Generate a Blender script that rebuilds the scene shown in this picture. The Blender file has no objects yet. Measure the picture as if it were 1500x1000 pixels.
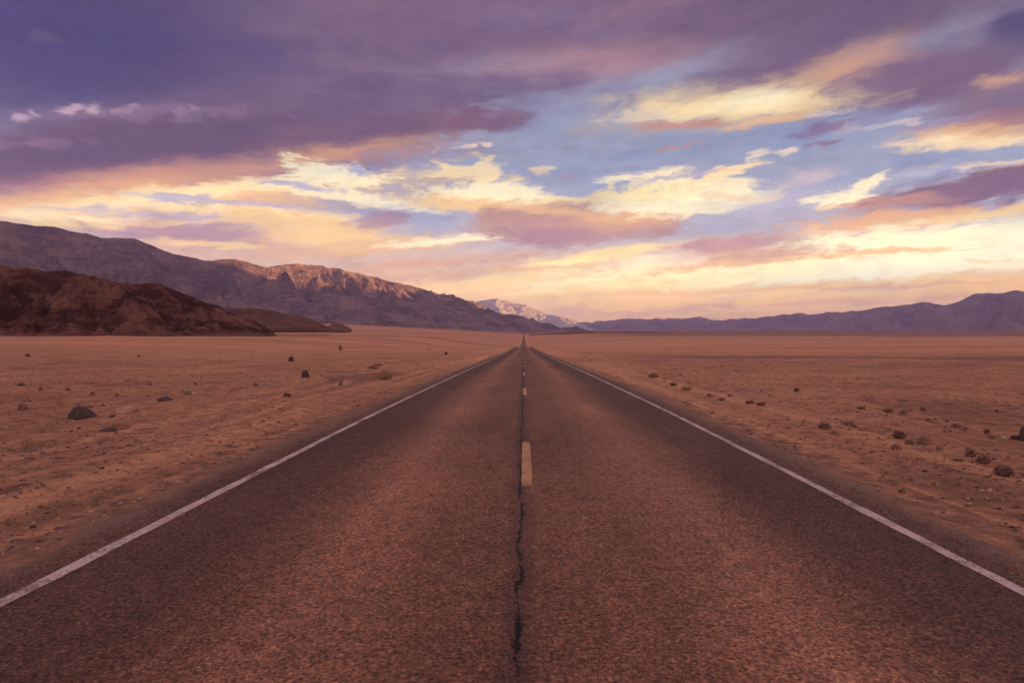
import bpy, math, random
import numpy as np
from mathutils import Vector

# ------------------------------------------------------------------ camera
scn = bpy.context.scene
COL = scn.collection
CAM_H = 1.79
FPX = 900.0                       # focal length in pixels of the 1500 px wide photograph
VPX, VPY = 767.0, 491.5           # where the straight road and the level horizon meet
cam_d = bpy.data.cameras.new('camera')
cam_d.sensor_width = 36.0
cam_d.lens = 36.0 * FPX / 1500.0
cam_d.clip_start = 0.1
cam_d.clip_end = 200000.0
cam = bpy.data.objects.new('camera', cam_d)
COL.objects.link(cam)
cam.location = (0, 0, CAM_H)
cam.rotation_euler = (math.radians(90) - math.atan((500 - VPY) / FPX), 0, math.atan((VPX - 750) / FPX))
scn.camera = cam

scn.view_settings.view_transform = 'Standard'
scn.view_settings.look = 'None'
scn.view_settings.exposure = 1.8
scn.view_settings.gamma = 1.0
scn.view_settings.use_curve_mapping = False
scn.cycles.use_denoising = True
scn.cycles.max_bounces = 6
scn.cycles.volume_bounces = 1
scn.cycles.transparent_max_bounces = 8

SUN_EL = math.radians(3.0)
SUN_AZ = math.radians(90.0)       # measured clockwise from the road's direction (+Y)
SUN_POWER = 5.0
HAZE_DENSITY = 4.0e-5

def lin(c):
    return tuple(((v / 255.0) / 12.92 if v / 255.0 <= 0.04045 else ((v / 255.0 + 0.055) / 1.055) ** 2.4) for v in c)

# ------------------------------------------------------------------ sky (world)
world = bpy.data.worlds.new('World')
scn.world = world
world.use_nodes = True
NT = world.node_tree
NT.nodes.clear()

class N:
    """Small helper for building node trees."""
    def __init__(self, tree):
        self.t = tree
    def new(self, typ, **kw):
        n = self.t.nodes.new(typ)
        for k, v in kw.items():
            setattr(n, k, v)
        return n
    def put(self, sock, v):
        if isinstance(v, bpy.types.NodeSocket):
            self.t.links.new(v, sock)
        elif isinstance(v, (tuple, list)) and len(v) == 3 and sock.type == 'RGBA':
            sock.default_value = (*v, 1)
        else:
            sock.default_value = v
    def math(self, op, a, b=None, c=None, clamp=False):
        n = self.new('ShaderNodeMath', operation=op, use_clamp=clamp)
        for i, v in enumerate((a, b, c)):
            if v is not None:
                self.put(n.inputs[i], v)
        return n.outputs[0]
    def vmath(self, op, a, b=None, scale=None):
        n = self.new('ShaderNodeVectorMath', operation=op)
        self.put(n.inputs[0], a)
        if b is not None:
            self.put(n.inputs[1], b)
        if scale is not None:
            self.put(n.inputs['Scale'], scale)
        return n.outputs['Value'] if op in ('LENGTH', 'DOT_PRODUCT') else n.outputs['Vector']
    def comb(self, x, y, z=0.0):
        n = self.new('ShaderNodeCombineXYZ')
        for s, v in zip(n.inputs, (x, y, z)):
            self.put(s, v)
        return n.outputs[0]
    def sep(self, v):
        n = self.new('ShaderNodeSeparateXYZ')
        self.put(n.inputs[0], v)
        return n.outputs
    def noise(self, vec, scale, detail=6.0, rough=0.55, dist=0.0, color=False, lac=2.0):
        n = self.new('ShaderNodeTexNoise')
        self.put(n.inputs['Vector'], vec)
        n.inputs['Scale'].default_value = scale
        n.inputs['Detail'].default_value = detail
        n.inputs['Roughness'].default_value = rough
        n.inputs['Lacunarity'].default_value = lac
        n.inputs['Distortion'].default_value = dist
        return n.outputs['Color'] if color else n.outputs['Fac']
    def ramp(self, v, a, b, c=0.0, d=1.0, smooth=True):
        n = self.new('ShaderNodeMapRange', interpolation_type='SMOOTHSTEP' if smooth else 'LINEAR')
        self.put(n.inputs[0], v)
        for i, x in enumerate((a, b, c, d)):
            self.put(n.inputs[i + 1], x)
        return n.outputs[0]
    def mix(self, f, a, b, mode='MIX'):
        n = self.new('ShaderNodeMix', data_type='RGBA', blend_type=mode)
        n.clamp_factor = True
        self.put(n.inputs[0], f)
        self.put(n.inputs[6], a)
        self.put(n.inputs[7], b)
        return n.outputs[2]
    def cramp(self, f, stops):
        n = self.new('ShaderNodeValToRGB')
        el = n.color_ramp.elements
        while len(el) < len(stops):
            el.new(0.5)
        for e, (p, c) in zip(el, stops):
            e.position = p
            e.color = (*c, 1)
        self.put(n.inputs[0], f)
        return n.outputs[0]

def build_sky():
    k = N(NT)
    tc = k.new('ShaderNodeTexCoord')
    d = tc.outputs['Generated']
    x, y, z = k.sep(d)
    az = k.math('ARCTAN2', x, y)
    el = k.math('ARCSINE', z)
    # soft turbulence shared by all clouds, drawn out along the horizon
    flow = k.comb(k.math('ADD', az, k.math('MULTIPLY', el, -0.9)), k.math('MULTIPLY', el, 3.6), 0.37)
    warp = k.vmath('SUBTRACT', k.noise(flow, 5.0, 4.0, 0.55, color=True), (0.5, 0.5, 0.5))
    flow2 = k.vmath('ADD', flow, k.vmath('MULTIPLY', warp, (0.16, 0.16, 0.0)))
    shred = k.noise(k.vmath('MULTIPLY', flow2, (1.0, 1.5, 1.0)), 38.0, 8.0, 0.66)
    n_soft = k.noise(flow2, 5.0, 6.0, 0.5)              # broad masses
    puffs = k.comb(k.math('MULTIPLY', az, 1.0), k.math('MULTIPLY', el, 1.6), 1.7)
    n_puff = k.noise(k.vmath('ADD', puffs, k.vmath('MULTIPLY', warp, (0.06, 0.06, 0.0))), 34.0, 6.0, 0.6)
    n_wisp = k.math('ADD', k.math('MULTIPLY', shred, 0.3), k.math('MULTIPLY_ADD', k.noise(flow2, 13.0, 8.0, 0.62), 0.4, k.math('MULTIPLY', n_puff, 0.3)))   # wisps
    n_wisp = k.math('MULTIPLY_ADD', n_wisp, 1.35, -0.175)
    wv = k.sep(warp)
    # where this direction meets an upright plane at unit distance up the road: straight bands of cloud stay straight
    yy = k.math('MAXIMUM', y, 0.08)
    fine_w = k.vmath('SUBTRACT', k.noise(k.vmath('MULTIPLY', flow2, (1.0, 0.75, 1.0)), 24.0, 6.0, 0.62, color=True), (0.5, 0.5, 0.5))
    p = k.comb(k.math('MULTIPLY_ADD', wv[0], 0.09, k.math('DIVIDE', x, yy)), k.math('MULTIPLY_ADD', wv[1], 0.030, k.math('DIVIDE', z, yy)), 0.0)
    p = k.vmath('ADD', p, k.vmath('MULTIPLY', fine_w, (0.085, 0.028, 0.0)))
    # clear air: the physical sky, tinted by the photograph's dusk
    sky = k.new('ShaderNodeTexSky')
    sky.sky_type = 'NISHITA'
    sky.sun_disc = False
    sky.sun_elevation = SUN_EL
    sky.sun_rotation = SUN_AZ
    sky.altitude = 0
    sky.air_density = 1.0
    sky.dust_density = 2.0
    sky.ozone_density = 2.0
    nish = k.mix(1.0, sky.outputs[0], (0.07, 0.07, 0.07), 'MULTIPLY')
    e01 = k.ramp(el, -0.02, 0.58, smooth=False)
    def at(py):
        return (math.atan((VPY - py) / FPX) + 0.02) / 0.60
    left = k.cramp(e01, [(0.0, lin((236, 180, 140))), (at(430), lin((240, 190, 150))), (at(330), lin((196, 172, 190))),
                         (at(240), lin((126, 120, 164))), (at(150), lin((84, 77, 128))), (at(20), lin((72, 67, 120)))])
    right = k.cramp(e01, [(0.0, lin((250, 198, 126))), (at(430), lin((244, 198, 152))), (at(340), lin((190, 184, 202))),
                          (at(240), lin((166, 174, 205))), (at(130), lin((164, 166, 196))), (at(20), lin((104, 92, 138)))])
    c = k.mix(k.ramp(az, -0.55, -0.12), left, right)
    c = k.mix(0.15, c, nish)

    CREAM, PALE, PEACH, ROSE = (255, 235, 203), (255, 225, 184), (236, 186, 148), (190, 140, 142)
    MAUVE, PURPLE, PLUM = (142, 110, 140), (110, 86, 122), (92, 72, 118)
    W, S, P = n_wisp, n_soft, n_puff
    # px, py, half length, half height, tilt (deg, up to the right), colour, opacity, softness, noise amount, noise
    clouds = [
        # upper deck of mauve cloud
        (900, 14, 760, 92, 2, MAUVE, 0.92, 0.75, 2.0, S),
        (560, 75, 330, 70, 6, (128, 98, 132), 0.7, 0.8, 1.8, S),
        (1230, 40, 300, 80, 4, (118, 92, 126), 0.75, 0.7, 1.8, S),
        (870, 92, 190, 30, 3, (182, 140, 150), 0.65, 0.95, 1.5, S),
        (780, 25, 120, 20, 3, (160, 124, 152), 0.5, 0.9, 1.6, P),
        (110, 60, 260, 100, 0, (66, 68, 128), 0.8, 0.9, 1.2, S),
        (1490, 55, 60, 40, 12, (84, 76, 124), 0.85, 0.7, 1.4, S),
        (1265, 120, 255, 42, 5, (138, 104, 136), 0.9, 0.7, 1.4, S),
        (1440, 140, 150, 55, 6, (142, 108, 136), 0.85, 0.6, 1.6, S),
        # left purple deck with its lit lower edge
        (300, 190, 470, 62, 7, (126, 98, 134), 0.95, 0.5, 1.4, S),
        (180, 215, 340, 46, 6, PURPLE, 0.9, 0.5, 1.2, S),
        (545, 195, 185, 30, 9, (132, 98, 128), 0.9, 0.45, 1.2, W),
        (690, 180, 75, 15, 6, (146, 100, 130), 0.7, 0.6, 1.2, W),
        (60, 252, 170, 26, 2, PURPLE, 0.85, 0.6, 1.4, S),
        (230, 262, 420, 26, 5, (172, 126, 136), 0.8, 0.9, 1.2, W),
        (280, 254, 350, 18, 7, (204, 150, 138), 0.8, 0.9, 1.2, W),
        (480, 226, 130, 7, 9, (212, 158, 140), 0.8, 0.9, 1.2, W),
        (120, 164, 230, 12, 0, (150, 120, 154), 0.6, 0.9, 2.4, P),
        (12, 166, 15, 6, -10, (206, 176, 196), 0.80, 0.9, 1.8, P),
        (42, 160, 10, 6, 10, (196, 168, 190), 0.70, 0.9, 1.8, P),
        (94, 157, 14, 7, 8, (206, 176, 194), 0.80, 0.9, 1.8, P),
        (132, 160, 14, 6, -20, (206, 178, 194), 0.85, 0.9, 1.8, P),
        (172, 160, 9, 5, 0, (198, 168, 188), 0.75, 0.9, 1.8, P),
        (192, 157, 12, 6, -25, (198, 168, 188), 0.80, 0.9, 1.8, P),
        (258, 160, 10, 8, 20, (176, 144, 172), 0.70, 0.9, 1.8, P),
        (280, 156, 8, 7, 10, (172, 140, 168), 0.70, 0.9, 1.8, P),
        (50, 50, 22, 9, 0, (104, 92, 136), 0.70, 0.9, 1.8, P),
        (215, 160, 60, 10, 0, (146, 116, 152), 0.60, 0.9, 1.8, P),
        (40, 205, 70, 9, 0, (176, 138, 164), 0.4, 0.9, 2.4, P),
        # left lower bright bands
        (220, 294, 430, 27, 4, PEACH, 0.9, 0.8, 1.6, W),
        (310, 281, 300, 13, 6, PALE, 0.92, 0.8, 2.0, W),
        (485, 254, 95, 17, -7, CREAM, 0.97, 0.55, 2.4, W),
        (505, 284, 120, 12, -9, CREAM, 0.85, 0.6, 2.4, W),
        (520, 250, 30, 6, -12, (176, 172, 202), 0.85, 0.7, 2.0, W),
        (440, 272, 60, 5, -8, (186, 178, 202), 0.8, 0.7, 2.0, W),
        (380, 312, 190, 10, -5, PALE, 0.85, 0.7, 1.8, W),
        (90, 318, 150, 7, 0, PALE, 0.75, 0.7, 1.6, W),
        (320, 297, 150, 6, -5, (188, 180, 202), 0.85, 0.7, 2.2, W),
        (240, 316, 120, 5, -3, (192, 178, 196), 0.75, 0.8, 2.0, W),
        (110, 303, 80, 4, 0, (196, 180, 194), 0.7, 0.8, 2.0, W),
        (180, 326, 200, 5, 1, (250, 206, 152), 0.8, 0.8, 1.6, W),
        (290, 342, 160, 19, -4, (182, 144, 156), 0.92, 0.6, 1.4, W),
        (420, 366, 130, 14, -3, (206, 164, 158), 0.8, 0.8, 1.4, W),
        (300, 356, 90, 6, -3, (244, 200, 156), 0.8, 0.7, 1.6, W),
        (470, 340, 150, 24, -8, (240, 194, 150), 0.9, 0.6, 1.4, W),
        (545, 322, 45, 16, 10, (178, 136, 148), 0.75, 0.7, 1.4, W),
        (560, 362, 180, 14, 4, (222, 172, 146), 0.8, 0.8, 1.2, W),
        (640, 385, 170, 10, 4, (206, 156, 142), 0.75, 0.8, 1.2, W),
        (660, 352, 110, 8, 5, CREAM, 0.85, 0.7, 1.4, W),
        (700, 415, 260, 16, 6, (246, 204, 156), 0.8, 0.8, 1.0, W),
        # middle: blue gap, white tops and the flat mauve cloud
        (680, 255, 62, 8, -8, PALE, 0.85, 0.6, 2.4, W),
        (715, 258, 16, 24, 25, PALE, 0.75, 0.7, 2.0, P),
        (790, 252, 24, 5, 5, PALE, 0.7, 0.7, 1.6, W),
        (676, 217, 6, 3, 0, (236, 212, 204), 0.7, 0.8, 1.6, P),
        (690, 215, 8, 4, 10, (244, 220, 204), 0.8, 0.8, 1.6, P),
        (716, 213, 9, 3, -8, (240, 216, 204), 0.75, 0.8, 1.6, P),
        (644, 223, 5, 3, 0, (226, 206, 206), 0.6, 0.8, 1.6, P),
        (720, 286, 120, 15, -1, CREAM, 0.97, 0.5, 1.6, W),
        (660, 298, 90, 10, -6, (242, 196, 152), 0.8, 0.7, 1.4, W),
        (880, 300, 130, 18, 2, (246, 206, 162), 0.85, 0.6, 1.4, W),
        (845, 326, 165, 30, 0, (190, 150, 145), 0.97, 0.4, 0.9, W),
        (820, 346, 80, 19, 2, (182, 144, 148), 0.9, 0.5, 0.9, W),
        (800, 346, 62, 14, 0, (170, 134, 150), 0.75, 0.7, 1.2, S),
        (935, 312, 80, 20, 6, (222, 170, 146), 0.85, 0.7, 1.2, W),
        (760, 302, 130, 7, -8, (238, 188, 150), 0.7, 0.8, 1.2, W),
        (1010, 290, 125, 27, 3, CREAM, 0.98, 0.4, 1.3, W),
        (940, 262, 80, 8, 8, CREAM, 0.9, 0.6, 1.6, W),
        (930, 285, 80, 10, 4, (250, 216, 170), 0.7, 0.7, 1.4, W),
        (1075, 254, 48, 9, 18, PALE, 0.9, 0.6, 2.2, W),
        (1150, 296, 95, 18, 4, (192, 184, 205), 0.75, 0.9, 1.4, S),
        (915, 259, 60, 3, 6, (190, 180, 202), 0.8, 0.8, 2.0, W),
        (1005, 262, 60, 3, 8, (196, 184, 202), 0.8, 0.8, 2.0, W),
        (1095, 288, 50, 5, 2, (246, 214, 180), 0.7, 0.8, 2.0, W),
        (1105, 230, 16, 8, 20, (246, 222, 200), 0.7, 0.7, 2.0, P),
        (1148, 223, 18, 5, 10, (248, 224, 200), 0.7, 0.7, 1.6, P),
        (1180, 262, 60, 10, 12, (214, 192, 196), 0.7, 0.8, 2.0, W),
        # right: bright streak under the deck
        (1060, 156, 185, 27, 4, (236, 200, 168), 0.92, 1.0, 1.5, W),
        (1045, 162, 135, 14, 3, (252, 222, 178), 0.95, 0.9, 1.6, W),
        (1105, 150, 72, 15, 6, CREAM, 0.95, 0.9, 1.2, W),
        (1205, 112, 80, 20, 10, (222, 172, 150), 0.75, 1.0, 1.2, W),
        (1275, 85, 70, 24, 14, (206, 158, 150), 0.65, 1.0, 1.2, S),
        (940, 170, 50, 9, 2, (226, 204, 196), 0.6, 0.8, 1.8, W),
        (985, 184, 70, 7, 2, (200, 144, 142), 0.85, 0.6, 1.4, W),
        (1110, 182, 60, 9, 12, (236, 184, 150), 0.8, 0.7, 1.6, W),
        (985, 219, 34, 4, 12, (196, 146, 150), 0.7, 0.7, 1.4, W),
        (1200, 192, 58, 9, 9, (158, 122, 154), 0.85, 0.6, 1.6, W),
        (1205, 213, 30, 4, 9, (160, 120, 150), 0.8, 0.6, 1.4, W),
        (1205, 170, 36, 5, 8, (226, 206, 206), 0.7, 0.8, 2.0, P),
        (1265, 190, 46, 6, 6, (206, 194, 206), 0.6, 0.8, 2.4, P),
        (1310, 186, 30, 5, 6, (220, 200, 202), 0.6, 0.8, 2.4, P),
        (1320, 172, 60, 9, 7, (168, 168, 200), 0.7, 0.8, 2.0, W),
        (1405, 212, 110, 12, 3, (255, 222, 184), 0.95, 0.6, 1.6, W),
        (1440, 194, 110, 12, 4, (230, 178, 148), 0.85, 0.8, 1.6, W),
        (1470, 178, 70, 12, 4, (180, 130, 138), 0.7, 0.8, 1.6, W),
        (1465, 126, 40, 12, 6, (220, 170, 152), 0.65, 1.0, 2.0, P),
        (1370, 186, 60, 6, 10, (166, 150, 186), 0.6, 0.8, 1.6, W),
        # right cloud bank over the bright horizon
        (1235, 294, 50, 17, 0, CREAM, 0.98, 0.45, 1.8, W),
        (1258, 276, 26, 10, 20, CREAM, 0.92, 0.7, 2.4, W),
        (1278, 262, 15, 11, 30, CREAM, 0.9, 0.8, 2.4, W),
        (1440, 243, 90, 5, 5, (240, 208, 180), 0.8, 0.7, 2.4, W),
        (1395, 252, 20, 6, 4, (236, 214, 202), 0.7, 0.8, 2.0, P),
        (1330, 256, 40, 4, 6, (206, 194, 206), 0.6, 0.8, 2.0, W),
        (1480, 250, 60, 5, 6, (236, 190, 160), 0.8, 0.8, 1.6, W),
        (1430, 278, 170, 25, 10, (142, 104, 132), 0.97, 0.45, 1.1, W),
        (1300, 300, 90, 10, 6, (198, 148, 146), 0.8, 0.7, 1.4, W),
        (1310, 326, 170, 15, 7, (226, 170, 142), 0.95, 0.5, 1.4, W),
        (1440, 312, 110, 9, 8, (246, 202, 158), 0.85, 0.7, 1.4, W),
        (1180, 348, 90, 8, 8, (206, 156, 146), 0.85, 0.7, 1.3, W),
        (1340, 372, 480, 40, 4, (255, 240, 205), 1.0, 0.45, 1.1, W),
        (1020, 404, 260, 18, 4, (255, 236, 190), 0.95, 0.6, 1.2, W),
        (880, 424, 170, 12, 5, (250, 216, 166), 0.85, 0.8, 1.2, W),
        (900, 372, 150, 9, 8, (248, 210, 164), 0.8, 0.7, 1.2, W),
        (1080, 384, 130, 9, 6, (228, 172, 140), 0.85, 0.6, 1.3, W),
        (1250, 374, 140, 5, 4, (238, 188, 148), 0.85, 0.6, 1.3, W),
        (1440, 384, 70, 3, 0, (244, 208, 164), 0.6, 0.7, 1.4, W),
        (1075, 358, 90, 14, 5, (190, 148, 152), 0.95, 0.55, 1.3, W),
        (1110, 372, 110, 10, 4, (212, 162, 146), 0.85, 0.7, 1.3, W),
        (1300, 426, 620, 17, 2, (240, 190, 132), 0.9, 0.6, 1.1, W),
        (1000, 446, 420, 14, 1, (248, 198, 134), 0.8, 0.8, 1.0, W),
        (1230, 440, 260, 5, 2, (218, 164, 138), 0.7, 0.8, 1.8, W),
        (960, 436, 200, 4, 2, (246, 204, 164), 0.7, 0.8, 1.8, W),
        (1330, 418, 180, 3, 2, (214, 162, 142), 0.7, 0.8, 1.8, W),
        (1180, 428, 150, 3, 2, (244, 202, 164), 0.7, 0.8, 1.8, W),
        (900, 456, 180, 4, 0, (214, 162, 148), 0.7, 0.8, 1.6, W),
        (620, 404, 150, 6, 3, (208, 160, 146), 0.7, 0.8, 1.6, W),
        (780, 392, 110, 5, 4, (222, 172, 146), 0.7, 0.8, 1.6, W),
        (830, 384, 60, 5, 6, (254, 222, 172), 0.8, 0.8, 1.6, W),
    ]
    for (px, py, lx, ly, tilt, colr, op, soft, amp, nz) in clouds:
        m = k.new('ShaderNodeMapping', vector_type='TEXTURE')
        # (the negligible term only keeps the shader compiler working cloud by cloud)
        seq = k.new('ShaderNodeVectorMath', operation='MULTIPLY_ADD')
        k.put(seq.inputs[0], c)
        seq.inputs[1].default_value = (1e-9, 1e-9, 1e-9)
        k.put(seq.inputs[2], p)
        k.put(m.inputs['Vector'], seq.outputs[0])
        m.inputs['Location'].default_value = ((px - VPX) / FPX, (VPY - py) / FPX, 0)
        m.inputs['Rotation'].default_value = (0, 0, math.radians(tilt))
        m.inputs['Scale'].default_value = (lx / FPX, ly / FPX, 1)
        r = k.vmath('LENGTH', m.outputs[0])
        r = k.math('MULTIPLY_ADD', k.math('SUBTRACT', nz, 0.5), amp * (1.1 if nz is S else 1.8), r)
        f = k.ramp(r, 1.0 + soft * (0.65 if nz is S else 0.6), 1.0 - soft * (0.9 if nz is S else 0.88), 0.0, op)
        if colr[0] < 165:                                  # unlit cloud: cooler
            colr = (colr[0] * 0.95, colr[1] * 1.01, min(255, colr[2] * 0.99))
        elif colr[0] > 195 and colr[2] < 175:              # lit cloud: golden rather than pink
            colr = (colr[0], min(255, colr[1] * 1.03), colr[2] * 0.98)
        c = k.mix(f, c, lin(colr))
    # fine mottling of lit and unlit cloud
    c = k.mix(1.0, c, k.cramp(n_wisp, [(0.22, (0.74, 0.76, 0.84)), (0.5, (1, 1, 1)), (0.78, (1.22, 1.16, 1.08))]), 'MULTIPLY')
    c = k.mix(1.0, c, k.cramp(n_soft, [(0.32, (0.86, 0.92, 1.03)), (0.5, (1, 1, 1)), (0.68, (1.10, 1.04, 1.0))]), 'MULTIPLY')
    # the haze in front of the low sky takes light away; the sky itself is that much brighter
    lift = k.math('MULTIPLY_ADD', k.ramp(el, 0.30, 0.0), SKY_LOW_LIFT, SKY_LIFT)
    # overhead and behind the camera: broken cloud still catching the afterglow
    back_n = k.noise(k.comb(k.math('DIVIDE', x, k.math('ADD', k.math('ABSOLUTE', z), 0.25)),
                            k.math('DIVIDE', y, k.math('ADD', k.math('ABSOLUTE', z), 0.25)), 0.0), 2.2, 6.0, 0.55)
    back = k.mix(k.ramp(back_n, 0.38, 0.66), BACK_A, BACK_B)
    g = k.new('ShaderNodeGamma')
    k.put(g.inputs[0], c)
    g.inputs[1].default_value = 1.22
    c = k.mix(1.0, g.outputs[0], (0.97, 1.03, 0.98), 'MULTIPLY')
    c = k.vmath('SCALE', c, scale=lift)
    c = k.mix(k.ramp(y, 0.62, 0.15), c, back)
    bg = k.new('ShaderNodeBackground')
    k.put(bg.inputs[0], c)
    bg.inputs[1].default_value = 1.0 / 2 ** 1.8
    out = k.new('ShaderNodeOutputWorld')
    NT.links.new(bg.outputs[0], out.inputs[0])

SKY_LOW_LIFT, SKY_LIFT = 0.80, 1.22
BACK_A, BACK_B = (0.50, 0.41, 0.58), (0.98, 0.66, 0.54)
build_sky()
world.cycles.sampling_method = 'MANUAL'
world.cycles.sample_map_resolution = 512

# ------------------------------------------------------------------ sun
sun_d = bpy.data.lights.new('sun', 'SUN')
sun_d.energy = SUN_POWER
sun_d.angle = math.radians(0.5)
sun_d.color = (1.0, 0.52, 0.17)
sun = bpy.data.objects.new('sun', sun_d)
COL.objects.link(sun)
sdir = Vector((math.sin(SUN_AZ) * math.cos(SUN_EL), math.cos(SUN_AZ) * math.cos(SUN_EL), math.sin(SUN_EL)))
sun.rotation_euler = sdir.to_track_quat('Z', 'Y').to_euler()

# ------------------------------------------------------------------ numeric noise
def _hash(ix, iy, seed):
    with np.errstate(over='ignore'):
        h = (ix.astype(np.uint32) * np.uint32(374761393) + iy.astype(np.uint32) * np.uint32(668265263)
             + np.uint32((seed * 974711 + 12345) & 0xffffffff))
        h = (h ^ (h >> np.uint32(13))) * np.uint32(1274126177)
        h = h ^ (h >> np.uint32(16))
    return h

def perlin(x, y, seed=0):
    x, y = np.broadcast_arrays(np.asarray(x, float), np.asarray(y, float))
    fx, fy = np.floor(x), np.floor(y)
    ix, iy = fx.astype(np.int64), fy.astype(np.int64)
    tx, ty = x - fx, y - fy
    sx, sy = tx * tx * tx * (tx * (tx * 6 - 15) + 10), ty * ty * ty * (ty * (ty * 6 - 15) + 10)
    def g(dx, dy):
        a = _hash(ix + dx, iy + dy, seed) / 4294967296.0 * 2 * np.pi
        return np.cos(a) * (tx - dx) + np.sin(a) * (ty - dy)
    n0 = g(0, 0) * (1 - sx) + g(1, 0) * sx
    n1 = g(0, 1) * (1 - sx) + g(1, 1) * sx
    return (n0 * (1 - sy) + n1 * sy) * 1.5

def fbm(x, y, seed=0, octv=5, gain=0.5):
    s, a = 0.0, 1.0
    for i in range(octv):
        s = s + a * perlin(x, y, seed + i)
        x, y, a = x * 2.03 + 11.3, y * 2.03 + 5.7, a * gain
    return s

def ridged(x, y, seed=0, octv=5, gain=0.5):
    s, a, t = 0.0, 1.0, 0.0
    for i in range(octv):
        s = s + a * (1 - np.abs(perlin(x, y, seed + i)) * 1.6)
        t += a
        x, y, a = x * 2.07 + 3.1, y * 2.07 + 8.3, a * gain
    return s / t

def sstep(a, b, x):
    t = np.clip((x - a) / (b - a), 0, 1)
    return t * t * (3 - 2 * t)

# ------------------------------------------------------------------ object helpers
def link_mesh(name, verts, faces, mat, smooth=True, parent=None, mats=None, mat_idx=None):
    me = bpy.data.meshes.new(name)
    me.from_pydata([tuple(v) for v in verts], [], [tuple(f) for f in faces])
    me.update()
    if smooth:
        me.polygons.foreach_set('use_smooth', [True] * len(me.polygons))
    for m in (mats or [mat]):
        me.materials.append(m)
    if mat_idx is not None:
        me.polygons.foreach_set('material_index', list(mat_idx))
    o = bpy.data.objects.new(name, me)
    COL.objects.link(o)
    if parent is not None:
        o.parent = parent
    return o

def grid_faces(nu, nv):
    i = np.arange(nu - 1)[:, None] * nv + np.arange(nv - 1)[None, :]
    return np.stack([i, i + nv, i + nv + 1, i + 1], -1).reshape(-1, 4)

def material(name):
    m = bpy.data.materials.new(name)
    m.use_nodes = True
    m.node_tree.nodes.clear()
    k = N(m.node_tree)
    b = k.new('ShaderNodeBsdfPrincipled')
    o = k.new('ShaderNodeOutputMaterial')
    m.node_tree.links.new(b.outputs[0], o.inputs[0])
    tc = k.new('ShaderNodeTexCoord')
    return m, k, b, tc.outputs['Object']

def bump(k, b, h, strength, dist):
    n = k.new('ShaderNodeBump')
    k.put(n.inputs['Height'], h)
    n.inputs['Strength'].default_value = strength
    n.inputs['Distance'].default_value = dist
    k.t.links.new(n.outputs[0], b.inputs['Normal'])

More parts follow.
